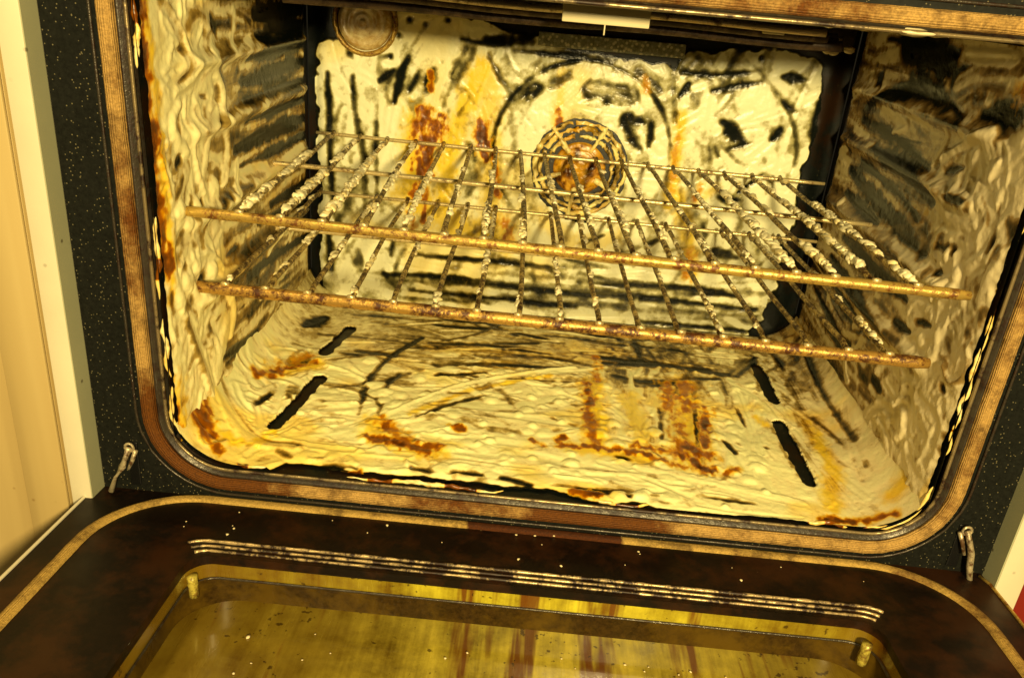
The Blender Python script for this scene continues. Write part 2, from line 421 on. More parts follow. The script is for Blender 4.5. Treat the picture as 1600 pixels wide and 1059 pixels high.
        hm = np.maximum(np.maximum(H[:-1, :-1], H[1:, :-1]), np.maximum(H[1:, 1:], H[:-1, 1:])).reshape(-1)
        q = q[hm > .03]
        flip = {0: s.sign < 0, 1: s.sign > 0, 2: s.sign < 0}[s.axis]
        if flip: q = q[:, ::-1]
        C = np.stack([cov, s.BR, s.YE, 1-sst(.165, .225, s.U) if s.axis == 2 else np.ones_like(cov)], -1).reshape(-1, 4)
        o = link(name, V, q, mat, None, True, C)
        return tag(o, label, cat, kind='stuff')

def arc(cx, cy, ang, L, curv, n=5):
    pts = [(cx, cy)]; x, y = cx, cy
    for i in range(n):
        x += L/n*math.cos(ang); y += L/n*math.sin(ang); ang += curv/n; pts.append((x, y))
    return pts
def scatter(s, n, region, angf, w, L, h, curv, **k):
    for i in range(n):
        x = random.uniform(region[0], region[1]); y = random.uniform(region[2], region[3])
        ww = random.uniform(*w)
        s.smear(arc(x, y, angf(x, y), random.uniform(*L), random.gauss(0, curv)), ww, random.uniform(*h), px=False, **k)

PI = math.pi
# ---- back panel foam
B = Surf(1, DEP, -1, -.229, .229, ZF+.001, .285, .0007, back_base)
RND = random.uniform
inner = (1-sst(.206, .216, np.abs(B.U-.0)+.012*(fbm(B.U*60, B.V*60, 3)-.5)))
B.H = (2.2+.9*(fbm(B.U*35, B.V*35, 1)-.5)*2)
B.T[:] = .78+.4*(fbm(B.U*28, B.V*28, 15, 3)-.5)*2
scatter(B, 150, (-.21, .20, .02, .26), lambda x, y: PI/2+random.gauss(0, .5) if x < -.08 else random.gauss(.7, .9), (5, 20), (.03, .10), (1.9, 3.0), .9, lip=.25, rough=.3, soft=.7)
scatter(B, 50, (-.2, .2, .012, .08), lambda x, y: random.gauss(0, .15), (4, 12), (.05, .14), (.9, 2.6), .3, lip=.2, rough=.7)
# grey, thinly covered patches
for p, ww in (([(800, 150), (835, 135)], 16), ([(865, 130), (890, 120)], 12), ([(925, 140), (985, 150)], 20), ([(735, 80), (712, 120)], 13), ([(760, 60), (830, 62)], 9), ([(1000, 110), (1030, 140)], 12), ([(880, 80), (960, 92)], 8)):
    B.smear(p, ww, .75, rough=.9, edge=.5, a=.85)
for i in range(60):
    x, y = RND(-.21, .2), RND(.02, .27)
    B.smear(arc(x, y, PI/2+random.gauss(0, .5), RND(.02, .06), random.gauss(0, .8)), RND(5, 18), 1.6, px=False, tone=RND(.34, .62), a=RND(.4, .8), soft=.9, edge=.5, grooves=3, taper=True)
dark = [([(514, 112), (517, 190), (522, 300), (524, 340)], 4), ([(553, 118), (558, 180), (570, 250), (572, 345)], 5), ([(592, 165), (590, 230), (590, 310)], 3),
        ([(641, 88), (628, 118), (618, 160)], 5), ([(656, 110), (642, 142)], 4), ([(679, 110), (669, 142)], 7), ([(594, 128), (618, 108)], 4), ([(600, 90), (615, 84)], 3),
        ([(720, 60), (760, 68), (800, 70)], 3), ([(800, 78), (860, 84), (950, 96)], 2.6), ([(1062, 112), (1110, 116), (1180, 112)], 3), ([(1110, 142), (1150, 132), (1185, 128)], 4.5),
        ([(1165, 90), (1200, 130), (1228, 170), (1240, 205), (1242, 245), (1226, 280)], 2.6), ([(1128, 190), (1160, 222)], 7), ([(1135, 232), (1172, 222)], 2), ([(1218, 200), (1202, 218)], 6),
        ([(1222, 158), (1240, 172)], 6), ([(1277, 160), (1268, 235)], 5), ([(1265, 260), (1260, 325)], 7), ([(1122, 305), (1150, 312)], 6), ([(1220, 120), (1252, 124)], 5),
        ([(1075, 130), (1060, 150)], 5), ([(1018, 190), (1012, 230)], 4), ([(1115, 225), (1122, 245)], 3), ([(1190, 270), (1150, 300)], 4),
        ([(600, 425), (700, 430), (850, 452), (1000, 462), (1180, 482)], 5), ([(640, 452), (760, 462), (900, 478)], 3.5), ([(650, 396), (760, 405), (860, 415)], 3), ([(900, 440), (1040, 445), (1150, 460)], 3.5),
        ([(1000, 500), (1100, 508), (1195, 517)], 4), ([(700, 440), (820, 446)], 3), ([(900, 380), (945, 365)], 4), ([(1010, 380), (1030, 372)], 3), ([(1100, 390), (1150, 400)], 6),
        ([(515, 360), (520, 420)], 6), ([(560, 390), (566, 420)], 5), ([(620, 350), (612, 400)], 3)]
for p, ww in dark: B.wipe(p, ww*1.35)
for x, y, r in ((546, 84, 5), (623, 56, 3.4), (664, 39, 3), (640, 33, 4), (700, 34, 3), (610, 90, 2.4), (1185, 92, 3), (690, 97, 2)):
    B.wipe([(x, y), (x+4, y-3)], r*1.7, .0, lip=0)
# pressed circle round the fan
for a0, a1, ww in ((-30, 20, 1.4), (10, 62, 3.2), (60, 100, 1.5), (96, 122, 3), (120, 150, 1.6), (138, 200, 2.6), (196, 235, 1.3)):
    P = [(.012+.079*math.cos(math.radians(a)), .172+.079*math.sin(math.radians(a))) for a in np.linspace(a0, a1, 9)]
    B.wipe(P, ww, .02, px=False, lip=.4)
B.wipe([(1005, 190), (975, 185), (1000, 230)], 9, .1)
# bare enamel round the edge
edge = np.abs(B.U-.002)+.010*(fbm(B.U*70, B.V*50, 3)-.5)*2
rt = sst(.219, .213, np.where(B.U < 0, edge-.009, edge+.010+.016*sst(.08, .0, B.V)))
top = np.interp(B.U, [-.23, -.222, -.205, -.165, -.15, -.12, -.07, -.03, .0, .045, .085, .092, .14, .20, .212], [.238, .243, .246, .268, .276, .277, .268, .262, .256, .250, .250, .262, .269, .268, .262])
tp = sst(.004, -.002, B.V-top+.006*(fbm(B.U*90, B.V*90, 8)-.5)*2)
B.H *= np.clip(rt*tp, 0, 1)
for x, y, r in ((1226, 482, 12), (1243, 380, 8), (1236, 420, 5), (1302, 275, 8)): B.hole([(x, y), (x+4, y+10)], r*2.2)
for p, ww in (([(600, 436), (760, 440), (1000, 462)], 9), ([(860, 470), (1000, 480), (1190, 495)], 8), ([(620, 460), (740, 470)], 6), ([(760, 425), (1100, 445)], 6)): B.smear(p, ww, 1.4, tone=.33, a=.8, soft=.9, edge=.6, grooves=3, taper=True)
fr = np.hypot(B.U-.012, B.V-.159); B.HOLE = np.maximum(B.HOLE, 1-sst(.0425, .0445, fr+.004*(fbm(B.U*120, B.V*120, 9)-.5)))
B.hole([(886, 335), (918, 340)], 10)
for p, ww, a in (([(662, 178), (668, 230), (664, 262)], 12, .8), ([(660, 250), (655, 300)], 9, .75), ([(690, 190), (680, 222)], 8, .9), ([(650, 190), (648, 215)], 6, .7), ([(755, 195), (762, 228)], 9, 1.), ([(752, 190), (748, 230)], 6, .9),
                 ([(772, 240), (778, 300)], 5, .7), ([(675, 112), (674, 140)], 4, .7), ([(872, 170), (878, 205), (885, 220)], 5, .75), ([(1060, 200), (1052, 250), (1046, 300)], 5, .38), ([(1095, 290), (1084, 310)], 4, .45), ([(760, 250), (750, 215)], 4, .9),
                 ([(1005, 120), (1012, 140)], 6, .35), ([(640, 330), (646, 360)], 6, .5), ([(790, 340), (796, 380)], 8, .5), ([(1075, 390), (1070, 430)], 8, .45), ([(668, 300), (662, 345)], 5, .6)):
    B.stain(p, ww, a)
for p, ww, a in (([(755, 105), (730, 160), (705, 230), (690, 330)], 22, .9), ([(645, 190), (645, 250), (650, 320)], 18, .9), ([(765, 130), (765, 220), (770, 330), (790, 380)], 22, .7), ([(1064, 180), (1056, 240), (1045, 320)], 11, .95), ([(1058, 300), (1075, 380), (1080, 420)], 14, .8),
                 ([(640, 300), (700, 340), (780, 370)], 30, .8), ([(880, 110), (870, 190)], 10, .6), ([(1120, 290), (1090, 310)], 8, .6), ([(840, 330), (900, 380), (960, 370)], 16, .5), ([(560, 340), (680, 400)], 10, .4)):
    B.stain(p, ww, a, 'YE', rag=.6)
B.YE = np.maximum(B.YE, .5*sst(.54, .70, fbm(B.U*12, B.V*12, 37, 4))*sst(.12, .0, B.U))
B.build('back_panel_foam', M['foam_back'], 'pale cleaning foam brushed over the back panel round the fan, streaked with yellow and brown', 'cleaning foam', gs=.42, bl=2)

# ---- left wall foam
def side(sign, name, mat, label, seed):
    L = Surf(0, sign*HW, -sign, .002, .304, .016, .300, .0008, side_base)
    random.seed(seed)
    L.H = 1.6+.8*(fbm(L.U*12, L.V*120, 2)-.5)*2
    L.T = .52+.5*(fbm(L.U*14, L.V*110, 2)-.5)*2
    scatter(L, 100, (.05, .30, .02, .29), lambda x, y: random.gauss(0, .09)+random.choice((0, PI)), (2.5, 12), (.04, .15), (.9, 2.2), .2, lip=.2, rough=.7, grooves=3, soft=.7)
    scatter(L, 26, (.09, .28, .02, .28), lambda x, y: random.gauss(0, .6), (3, 8), (.01, .03), (2., 3.5), 1., lip=.3, rough=.6)
    return L
L = side(-1, 'l', None, '', 21)
scatter(L, 120, (.0, .072, .01, .29), lambda x, y: PI/2+random.gauss(0, .55), (9, 26), (.02, .06), (2.0, 5.0), 2.0, lip=.5, rough=.25, grooves=.9, edge=.25, soft=.85)
scatter(L, 70, (.0, .072, .01, .29), lambda x, y: PI/2+random.gauss(0, .55), (3, 9), (.015, .04), (2.0, 5.0), 2.2, lip=.3, rough=.3, grooves=.9, edge=.35, soft=.8)
scatter(L, 30, (.0, .065, .01, .29), lambda x, y: random.uniform(0, 6.28), (7, 14), (.02, .05), (3.2, 5.6), 2.6, lip=.6, rough=.2, grooves=1.4, soft=.6)
for p, ww in (([(395, 22), (470, 8)], 16), ([(398, 58), (472, 40)], 14), ([(380, 92), (480, 66)], 8), ([(374, 130), (482, 92)], 8), ([(376, 158), (484, 118)], 5), ([(380, 190), (484, 150)], 5), ([(365, 235), (485, 180)], 10),
              ([(372, 260), (486, 205)], 6), ([(420, 320), (488, 275)], 7), ([(400, 350), (488, 300)], 5), ([(385, 430), (488, 360)], 6), ([(345, 560), (400, 520)], 5), ([(350, 568), (430, 500)], 3), ([(440, 330), (488, 310)], 5)):
    L.wipe(p, ww*1.2, .02, a=1., edge=.3)
for p, ww in (([(325, 22), (335, 55)], 6), ([(272, 78), (282, 74)], 4), ([(285, 118), (270, 145)], 5), ([(306, 148), (318, 152)], 3), ([(322, 186), (332, 188)], 3), ([(278, 243), (272, 262)], 5), ([(320, 78), (318, 82)], 3), ([(312, 310), (308, 320)], 4), ([(245, 300), (247, 340)], 3),
              ([(316, 425), (306, 440)], 6), ([(370, 385), (352, 400)], 6), ([(375, 535), (365, 548)], 6), ([(340, 610), (350, 640)], 5), ([(400, 60), (410, 62)], 7), ([(430, 60), (455, 70)], 7)):
    L.wipe(p, ww, .0, lip=.6)
for p, ww, h in (([(285, 60), (300, 120), (270, 150)], 9, 6), ([(270, 160), (262, 200), (285, 240)], 8, 6), ([(300, 170), (310, 200), (330, 170)], 9, 6.5), ([(330, 100), (345, 140), (340, 190)], 12, 5.5), ([(345, 190), (352, 240), (345, 280)], 11, 5.5),
                 ([(250, 250), (262, 300)], 8, 6), ([(262, 350), (264, 420), (280, 470)], 9, 6.5), ([(290, 420), (320, 400), (340, 420)], 8, 6.5), ([(290, 500), (310, 560), (330, 620)], 12, 6), ([(350, 450), (360, 480), (355, 520)], 9, 5.5)):
    L.smear(p, ww*1.2, h, grooves=1.3, rough=.2, lip=.7, edge=.15, soft=.6)
for x, y, r, h in ((275, 330, 7, 9), (300, 322, 6, 8), (288, 350, 6, 7), (285, 440, 9, 9), (310, 452, 6, 7), (325, 425, 8, 8), (300, 415, 7, 8), (345, 330, 9, 6), (330, 290, 8, 6), (355, 312, 6, 6)): L.mound((x, y), r, h)
L.H = L.H*np.clip(sst(.297, .290, L.U)+.0, 0, 1)*np.clip(sst(-.002, .006, L.U+.005*(fbm(L.U*50, L.V*160, 4)-.5)*2), 0, 1)
L.stain([(.003, .30), (.003, .20), (.004, .14)], 16, .95, 'BR', px=False); L.stain([(.008, .30), (.010, .2), (.008, .12)], 12, .9, 'YE', px=False)
L.stain([(.002, .06), (.006, .02)], 24, .95, 'YE', px=False); L.stain([(.001, .05), (.001, .02)], 10, .8, 'BR', px=False)
for p in (([(385, 390), (380, 420)], 14), ([(420, 430), (428, 440)], 6), ([(255, 560), (262, 640)], 10)): L.stain(p[0], p[1], .9, 'YE')
L.YE = np.maximum(L.YE, .6*sst(.54, .72, fbm(L.U*14, L.V*14, 41, 4)))
L.build('left_wall_foam', M['foam_left'], 'cream cleaning foam swirled thick along the front of the left oven wall, thin and olive towards the back', 'cleaning foam')

# ---- right wall foam
R = side(1, 'r', None, '', 33)
scatter(R, 120, (.0, .075, .01, .24), lambda x, y: PI/2+random.gauss(0, .6), (9, 26), (.02, .06), (1.8, 4.8), 2.0, lip=.5, rough=.25, grooves=.9, edge=.25, soft=.85)
scatter(R, 70, (.0, .075, .01, .24), lambda x, y: PI/2+random.gauss(0, .6), (3, 9), (.015, .04), (1.8, 4.8), 2.2, lip=.3, rough=.3, grooves=.9, edge=.35, soft=.8)
scatter(R, 28, (.0, .07, .01, .22), lambda x, y: random.uniform(0, 6.28), (7, 14), (.02, .05), (3., 5.4), 2.6, lip=.6, rough=.2, grooves=1.4, soft=.6)
R.smear([(1600, 110), (1540, 110), (1500, 130)], 34, 1.5, rough=.25); R.smear([(1590, 90), (1515, 85)], 12, 1.9, rough=.2)
for p, ww, h in (([(1415, 75), (1450, 90), (1485, 110)], 22, .0), ([(1390, 60), (1500, 85)], 6, .05), ([(1358, 165), (1420, 142), (1475, 160), (1510, 190)], 11, .25), ([(1380, 120), (1375, 130)], 12, .05), ([(1350, 188), (1400, 215), (1455, 265)], 7, .15),
                 ([(1372, 230), (1425, 270), (1462, 315)], 10, .12), ([(1330, 268), (1385, 325), (1436, 385)], 10, .12), ([(1540, 180), (1590, 190)], 14, .1), ([(1600, 180), (1560, 172)], 12, .1), ([(1348, 250), (1420, 320), (1437, 345)], 5, .15), ([(1325, 300), (1375, 350)], 7, .1),
                 ([(1320, 370), (1380, 430), (1420, 470)], 8, .15), ([(1300, 400), (1350, 470), (1385, 520)], 7, .12), ([(1270, 440), (1310, 520), (1330, 540)], 6, .15), ([(1290, 420), (1360, 530)], 4, .1), ([(1450, 400), (1440, 395)], 5, .05),
                 ([(1467, 385), (1498, 395), (1500, 410)], 5, .0), ([(1470, 425), (1478, 430)], 5, .1), ([(1400, 500), (1425, 520)], 6, .0), ([(1435, 502), (1458, 510)], 4, .0), ([(1365, 590), (1378, 610)], 6, .0), ([(1475, 600), (1480, 615)], 4, .1),
                 ([(1490, 310), (1520, 318)], 4, .1), ([(1568, 320), (1555, 380), (1545, 400)], 3, .0), ([(1480, 270), (1510, 262)], 4, .1)):
    R.wipe(p, ww*1.25, h, a=1., edge=.3)
for p, ww, h in (([(1500, 400), (1498, 430), (1480, 450)], 8, 6), ([(1455, 450), (1440, 430)], 7, 5), ([(1470, 520), (1460, 560), (1440, 560)], 9, 5), ([(1540, 290), (1555, 340), (1540, 380)], 14, 5), ([(1480, 250), (1500, 240), (1560, 210)], 10, 6), ([(1475, 300), (1490, 340), (1530, 350)], 11, 5),
                 ([(1440, 620), (1470, 660), (1450, 720)], 12, 5), ([(1385, 175), (1420, 195), (1400, 205)], 7, 3.5)):
    R.smear(p, ww*1.2, h, grooves=1.3, rough=.2, lip=.7, edge=.15, soft=.6)
for x, y, r, h in ((1500, 430, 6, 7), (1485, 400, 6, 7), (1495, 450, 5, 6), (1460, 555, 6, 7), (1445, 530, 7, 6), (1510, 470, 5, 5), (1322, 315, 4, 5)): R.mound((x, y), r, h)
R.H = R.H*np.clip(sst(.297, .290, R.U), 0, 1)*np.clip(sst(-.002, .006, R.U+.005*(fbm(R.U*50, R.V*160, 4)-.5)*2), 0, 1)
R.stain([(1425, 330), (1445, 340)], 9, .7, 'YE'); R.stain([(1595, 140), (1600, 150)], 8, .6, 'BR'); R.stain([(.002, .05), (.004, .02)], 10, .5, 'YE', px=False)
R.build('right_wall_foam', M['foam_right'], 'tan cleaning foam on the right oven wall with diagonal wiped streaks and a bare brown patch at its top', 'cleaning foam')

# ---- floor foam
random.seed(5)
F = Surf(2, ZF, 1, -.2346, .2346, .000, .306, .0007, floor_base)
F.H = 2.2+1.2*(fbm(F.U*30, F.V*60, 2)-.5)*2
F.T[:] = .80
scatter(F, 210, (-.22, .12, .0, .20), lambda x, y: random.gauss(.05, .3), (4, 15), (.02, .08), (2.0, 4.8), .8, lip=.5, rough=.35, grooves=1.4, edge=.3, soft=.6)
scatter(F, 90, (.03, .2, .02, .22), lambda x, y: PI/2+random.gauss(-.1, .15), (4, 13), (.03, .10), (1.5, 3.4), .3, lip=.3, rough=.4, grooves=2.4, soft=.6)
scatter(F, 50, (-.17, .14, .16, .30), lambda x, y: random.gauss(0, .15), (4, 10), (.04, .10), (.8, 2.6), .4, lip=.8, rough=.7, grooves=3)
scatter(F, 40, (.185, .225, .01, .28), lambda x, y: PI/2+random.gauss(0, .12), (5, 11), (.04, .10), (1., 3.), .3, lip=.8, rough=.5, grooves=3)
scatter(F, 40, (-.228, -.185, .01, .15), lambda x, y: PI/2+random.gauss(0, .5), (8, 16), (.02, .05), (2.5, 5.), 1.4, lip=1.5, rough=.3)
for i in range(95):
    x, y = random.uniform(-.21, .22), .03+.27*random.random()**.8; al = random.gauss(.1, .3) if x < .05 else PI/2+random.gauss(0, .15)
    F.smear(arc(x, y, al, random.uniform(.03, .09), random.gauss(0, .5)), random.uniform(3, 13), random.uniform(1.6, 3.2), px=False, tone=random.uniform(.42, .72), a=random.uniform(.45, .85), soft=.9, edge=.5, grooves=3, taper=True)
for p, ww, h in (([(560, 650), (575, 600), (610, 560), (660, 530)], 5, .3), ([(592, 650), (600, 610), (625, 585)], 6, .2), ([(670, 538), (760, 542), (860, 556)], 5, .7), ([(680, 570), (800, 572), (900, 580)], 7, .8), ([(930, 560), (1060, 575), (1150, 590)], 10, .8),
                 ([(960, 590), (1000, 600), (1060, 600)], 14, .8), ([(1140, 590), (1180, 560)], 10, .9), ([(660, 590), (760, 585)], 4, .4), ([(650, 655), (700, 635), (760, 620)], 4, .4), ([(1030, 640), (1036, 700)], 3, .3), ([(1085, 640), (1090, 700)], 3, .5),
                 ([(1150, 640), (1165, 670)], 2.4, .1), ([(1130, 690), (1150, 712)], 5, .3), ([(1250, 570), (1285, 640), (1330, 710)], 4, .0), ([(1322, 630), (1380, 710), (1405, 765)], 6, .1), ([(1340, 610), (1400, 690)], 7, .15), ([(1390, 690), (1430, 745)], 5, .15), ([(1300, 600), (1340, 660)], 6, .4),
                 ([(960, 715), (985, 722)], 3, .0), ([(860, 655), (900, 668)], 3, .1), ([(455, 700), (480, 706)], 4, .0), ([(310, 690), (340, 700)], 4, .1), ([(505, 730), (560, 735)], 5, .0), ([(640, 735), (760, 745), (830, 760)], 5, .0), ([(900, 765), (1000, 780)], 5, .0),
                 ([(475, 520), (510, 500)], 9, .3), ([(450, 580), (480, 560)], 10, .6), ([(1192, 700), (1200, 704)], 3, .0), ([(1100, 778), (1180, 790)], 3, .1), ([(860, 760), (1000, 772)], 2, .0), ([(720, 590), (900, 600)], 3, .4), ([(400, 640), (425, 620)], 5, .4)):
    F.wipe(p, ww, h, lip=.5)
for p, ww, h in (([(600, 655), (650, 632), (720, 606), (800, 590), (898, 578)], 7, 5.), ([(920, 590), (930, 650), (935, 710)], 6, 3.5), ([(985, 590), (990, 650), (995, 700)], 5, 4.), ([(1055, 620), (1050, 680), (1055, 720)], 6, 3.5), ([(700, 548), (800, 546), (850, 552)], 3.5, 2.8), ([(1000, 735), (1120, 760), (1250, 790)], 12, 3.5),
                 ([(420, 690), (520, 705), (640, 715)], 10, 4.5), ([(880, 735), (1000, 745)], 8, 4), ([(1240, 700), (1290, 790)], 9, 3), ([(340, 640), (400, 690), (460, 700)], 16, 5.5)):
    F.smear(p, ww, h, grooves=1.4, rough=.25, lip=.9, edge=.22)
for i in range(120):
    x = random.uniform(-.20, .15); y = random.uniform(.0, .17)
    F.mound((x, y), random.uniform(3, 8), random.uniform(3.4, 6.), px=False)
for p in ([(548, 515), (528, 533), (507, 553)], [(500, 592), (465, 630), (430, 668)], [(1182, 575), (1195, 600), (1209, 628)], [(1216, 663), (1238, 705), (1264, 755)]): F.hole(p, 12.5)
for p, ww, a in (([(930, 560), (935, 600)], 5, .6), ([(1040, 600), (1045, 640)], 8, .6), ([(990, 700), (1060, 712), (1110, 740)], 7, .85), ([(1130, 745), (1150, 735)], 4, .6), ([(640, 700), (670, 712)], 6, .9), ([(300, 690), (345, 715)], 5, .8), ([(850, 700), (830, 690)], 3, .7), ([(598, 655), (604, 672)], 5, .8), ([(582, 686), (605, 690), (640, 700), (680, 702)], 8, .95), ([(600, 668), (640, 695)], 8, .6), ([(705, 668), (722, 674)], 4, .9), ([(915, 600), (922, 635)], 7, 1.), ([(918, 640), (926, 690)], 8, .65), ([(1068, 600), (1072, 640)], 12, .6), ([(1100, 640), (1105, 700)], 7, .95),
                 ([(1060, 650), (1062, 710)], 10, .55), ([(1065, 700), (1105, 715)], 10, .75), ([(880, 698), (960, 706), (1010, 712)], 6, .8), ([(1000, 712), (1080, 735)], 6, .6), ([(430, 590), (455, 578), (490, 572)], 8, .75), ([(405, 602), (430, 598)], 6, .8), ([(445, 575), (480, 560)], 9, .45),
                 ([(895, 770), (935, 775)], 5, .9), ([(540, 742), (560, 742)], 5, .8), ([(380, 755), (500, 775)], 6, .8), ([(870, 690), (880, 685)], 4, .9), ([(330, 700), (300, 660)], 9, .85), ([(1290, 815), (1390, 820)], 5, .9), ([(250, 590), (290, 690)], 6, .8)):
    F.stain(p, ww, a)
for p, ww, a in (([(585, 660), (600, 690), (680, 712)], 18, .8), ([(640, 650), (740, 612), (860, 590)], 6, .8), ([(925, 600), (930, 700)], 20, .9), ([(980, 620), (1010, 700)], 18, .7), ([(1070, 600), (1085, 720)], 26, .9), ([(890, 700), (1010, 720)], 14, .9), ([(1255, 660), (1280, 700), (1305, 745)], 11, 1.), ([(1300, 750), (1300, 800)], 14, .8),
                 ([(340, 690), (400, 700), (420, 680)], 14, .95), ([(430, 590), (500, 570)], 16, .8), ([(330, 720), (420, 740), (560, 745)], 12, .6), ([(680, 545), (900, 560), (1100, 580)], 20, .5), ([(1180, 655), (1195, 665)], 8, .8), ([(1390, 800), (1440, 750)], 12, .8), ([(560, 540), (700, 600)], 16, .35)):
    F.stain(p, ww, a, 'YE', rag=.6)
fe = F.V+.006*(fbm(F.U*38, F.V*60, 6)-.5)*2+.004*(fbm(F.U*180, F.V*100, 7)-.5)
fx = np.interp(F.U, [-.23, -.18, -.17, .0, .04, .16, .2, .23], [-.006, -.006, .008, .007, .001, -.006, -.006, -.006])
F.H *= np.clip(sst(fx, fx+.005, fe), 0, 1)*sst(.306, .300, F.V)
F.YE = np.maximum(F.YE, .65*sst(.55, .72, fbm(F.U*14, F.V*22, 31, 4)))
F.T -= .16*sst(.14, .24, F.V+.05*(fbm(F.U*20, F.V*40, 33, 3)-.5))
F.build('floor_foam', M['foam_floor'], 'thick rippled cream foam on the oven floor with brown burnt spots and four black gaps', 'cleaning foam')

# ---------------------------------------------------------------- cavity shell (parts of the oven)
def sheet(name, axis, val, sign, u0, u1, v0, v1, base, mat, nu=40, nv=60, off=.0):
    U, V = np.meshgrid(np.linspace(u0, u1, nu), np.linspace(v0, v1, nv), indexing='ij')
    W = val+sign*(base(U, V)-off)
    X, Y, Z = (W, U, V) if axis == 0 else (U, W, V) if axis == 1 else (U, V, W)
    P = np.stack([X, Y, Z], -1).reshape(-1, 3); idx = np.arange(nu*nv).reshape(nu, nv)
    q = np.stack([idx[:-1, :-1], idx[1:, :-1], idx[1:, 1:], idx[:-1, 1:]], -1).reshape(-1, 4)
    if {0: sign < 0, 1: sign > 0, 2: sign < 0}[axis]: q = q[:, ::-1]
    return link(name, P, q, mat, oven, True)
zero = lambda u, v: u*0
sheet('side_wall', 0, -HW, 1, -.001, DEP, ZF-.004, ZC, side_base, M['enamel_bare'], 60, 120, .0008)
sheet('side_wall', 0, HW, -1, -.001, DEP, ZF-.004, ZC, side_base, M['enamel_bare'], 60, 120, .0008)
sheet('back_wall', 1, DEP, -1, -HW, HW, ZF-.004, ZC, back_base, M['enamel_bare'], 160, 10, .0008)
sheet('cavity_floor', 2, ZF, 1, -HW, HW, -.001, DEP, floor_base, M['enamel_bare'], 160, 10, .0008)
sheet('cavity_ceiling', 2, ZC, -1, -HW, HW, -.001, DEP, zero, M['enamel_bare'], 4, 4, .0008)

# ---------------------------------------------------------------- front frame, seal, rim
def rrect(hw, z0, z1, r, n=12, cx=0., rt=None):
    P = []; rb = r; rt = r if rt is None else rt
    for cxx, cz, a0, r in ((hw-rb, z0+rb, -90, rb), (hw-rt, z1-rt, 0, rt), (-hw+rt, z1-rt, 90, rt), (-hw+rb, z0+rb, 180, rb)):
        for k in range(n+1):
            a = math.radians(a0+90*k/n); P.append((cx+cxx+r*math.cos(a), cz+r*math.sin(a)))
    return P
def densify(P, step=.004, closed=True):
    o = []
    N = len(P)
    for i in range(N if closed else N-1):
        a = np.array(P[i]); b = np.array(P[(i+1) % N]); k = max(1, int(np.linalg.norm(b-a)/step))
        for j in range(k): o.append(tuple(a+(b-a)*j/k))
    if not closed: o.append(tuple(P[-1]))
    return o
def sweep(name, P, prof, place, mat, parent, closed=True, burnt=None, jit=0.):
    "prof: list of (outward offset, height); place maps (x, z, height) to the world"
    P = [np.array(p) for p in P]; N = len(P); v = []; att = []; n = len(prof)
    for i, p in enumerate(P):
        a = P[(i-1) % N] if closed or i > 0 else p; b = P[(i+1) % N] if closed or i < N-1 else p
        t = b-a; t = t/(np.linalg.norm(t)+1e-9); nn = np.array([t[1], -t[0]])
        for k, (o, h) in enumerate(prof):
            q = p+nn*(o+random.uniform(-jit, jit)); v.append(place(q[0], q[1], h+random.uniform(-jit, jit)))
            att.append((k/(n-1), burnt(p[0], p[1]) if burnt else 0., 0, 1))
    f = []
    for i in range(N if closed else N-1):
        j = (i+1) % N
        for k in range(n-1): f.append((i*n+k, j*n+k, j*n+k+1, i*n+k+1))
    return link(name, np.array(v), f, mat, parent, True, att)
front = lambda x, z, h: (x, -h, z)
# enamel front plate with a rounded opening
inner_ = densify(rrect(.2435, .0060, GH-.0048, .040, rt=.020), .01)
outer_ = []
FX, FZ0, FZ1 = .2855, -.06, .40
for x, z in inner_:
    dx, dz = x, z-GH/2
    s_ = min(FX/abs(dx) if abs(dx) > 1e-6 else 1e9, ((FZ1-GH/2) if dz > 0 else (GH/2-FZ0))/abs(dz) if abs(dz) > 1e-6 else 1e9)
    outer_.append((dx*s_, GH/2+dz*s_))
# force square corners
def snap(P):
    for cx_, cz_ in ((FX, FZ0), (FX, FZ1), (-FX, FZ0), (-FX, FZ1)):
        k = min(range(len(P)), key=lambda i: (P[i][0]-cx_)**2+(P[i][1]-cz_)**2); P[k] = (cx_, cz_)
snap(outer_)
v = [(x, 0., z) for x, z in inner_]+[(x, 0., z) for x, z in outer_]; n = len(inner_)
f = [(i, (i+1) % n, n+(i+1) % n, n+i) for i in range(n)]
v += [(x, .008, z) for x, z in inner_]; f += [(i, 2*n+i, 2*n+(i+1) % n, (i+1) % n) for i in range(n)]
link('front_frame', v, f, M['enamel'], oven, False)
def burn_g(x, z):
    b = .28
    for cx, cz, r, a in ((-.25, .16, .025, .65), (-.235, .015, .035, .95), (-.21, .0, .03, .95), (-.02, .0, .06, .65), (.03, .0, .03, .95), (.25, .14, .04, .35), (.25, .05, .03, .4), (.06, .31, .07, .6), (-.25, .25, .03, .35)):
        d = math.hypot(x-cx, z-cz); b = max(b, a if d < r else a*max(0, 1-(d-r)/.045))
    return b
gp = densify(rrect(.25, 0, GH, .047, rt=.027), .003)
sweep('door_seal', gp, [(-.0044, -.001), (-.0042, .0028), (-.0032, .0042), (-.0012, .0048), (.0012, .0048), (.0032, .0042), (.0042, .0028), (.0044, -.001)], front, M['gasket'], oven, True, burn_g, .00012)
sweep('rim_channel', densify(rrect(.2425, .0068, GH-.0052, .040, rt=.020), .006), [(.0025, .0009), (.0020, .0022), (.0005, .0022), (.0000, .0004), (-.0022, .0002), (-.0030, -.006)], front, M['rim'], oven)
mb = MB(); mb.tube([(x, -.0016, z) for x, z in densify(rrect(.2392, .0102, GH-.0068, .037, rt=.017), .008)], .0011, 8, closed=True); mb.build('rim_lip', M['rim_lip'], oven)
mb = MB(); mb.tube([(x, -.0008, z) for x, z in densify(rrect(.2585, -.0085, GH+.0085, .055, rt=.035), .008)], .0009, 8, closed=True); mb.build('seal_bead', M['rim'], oven)

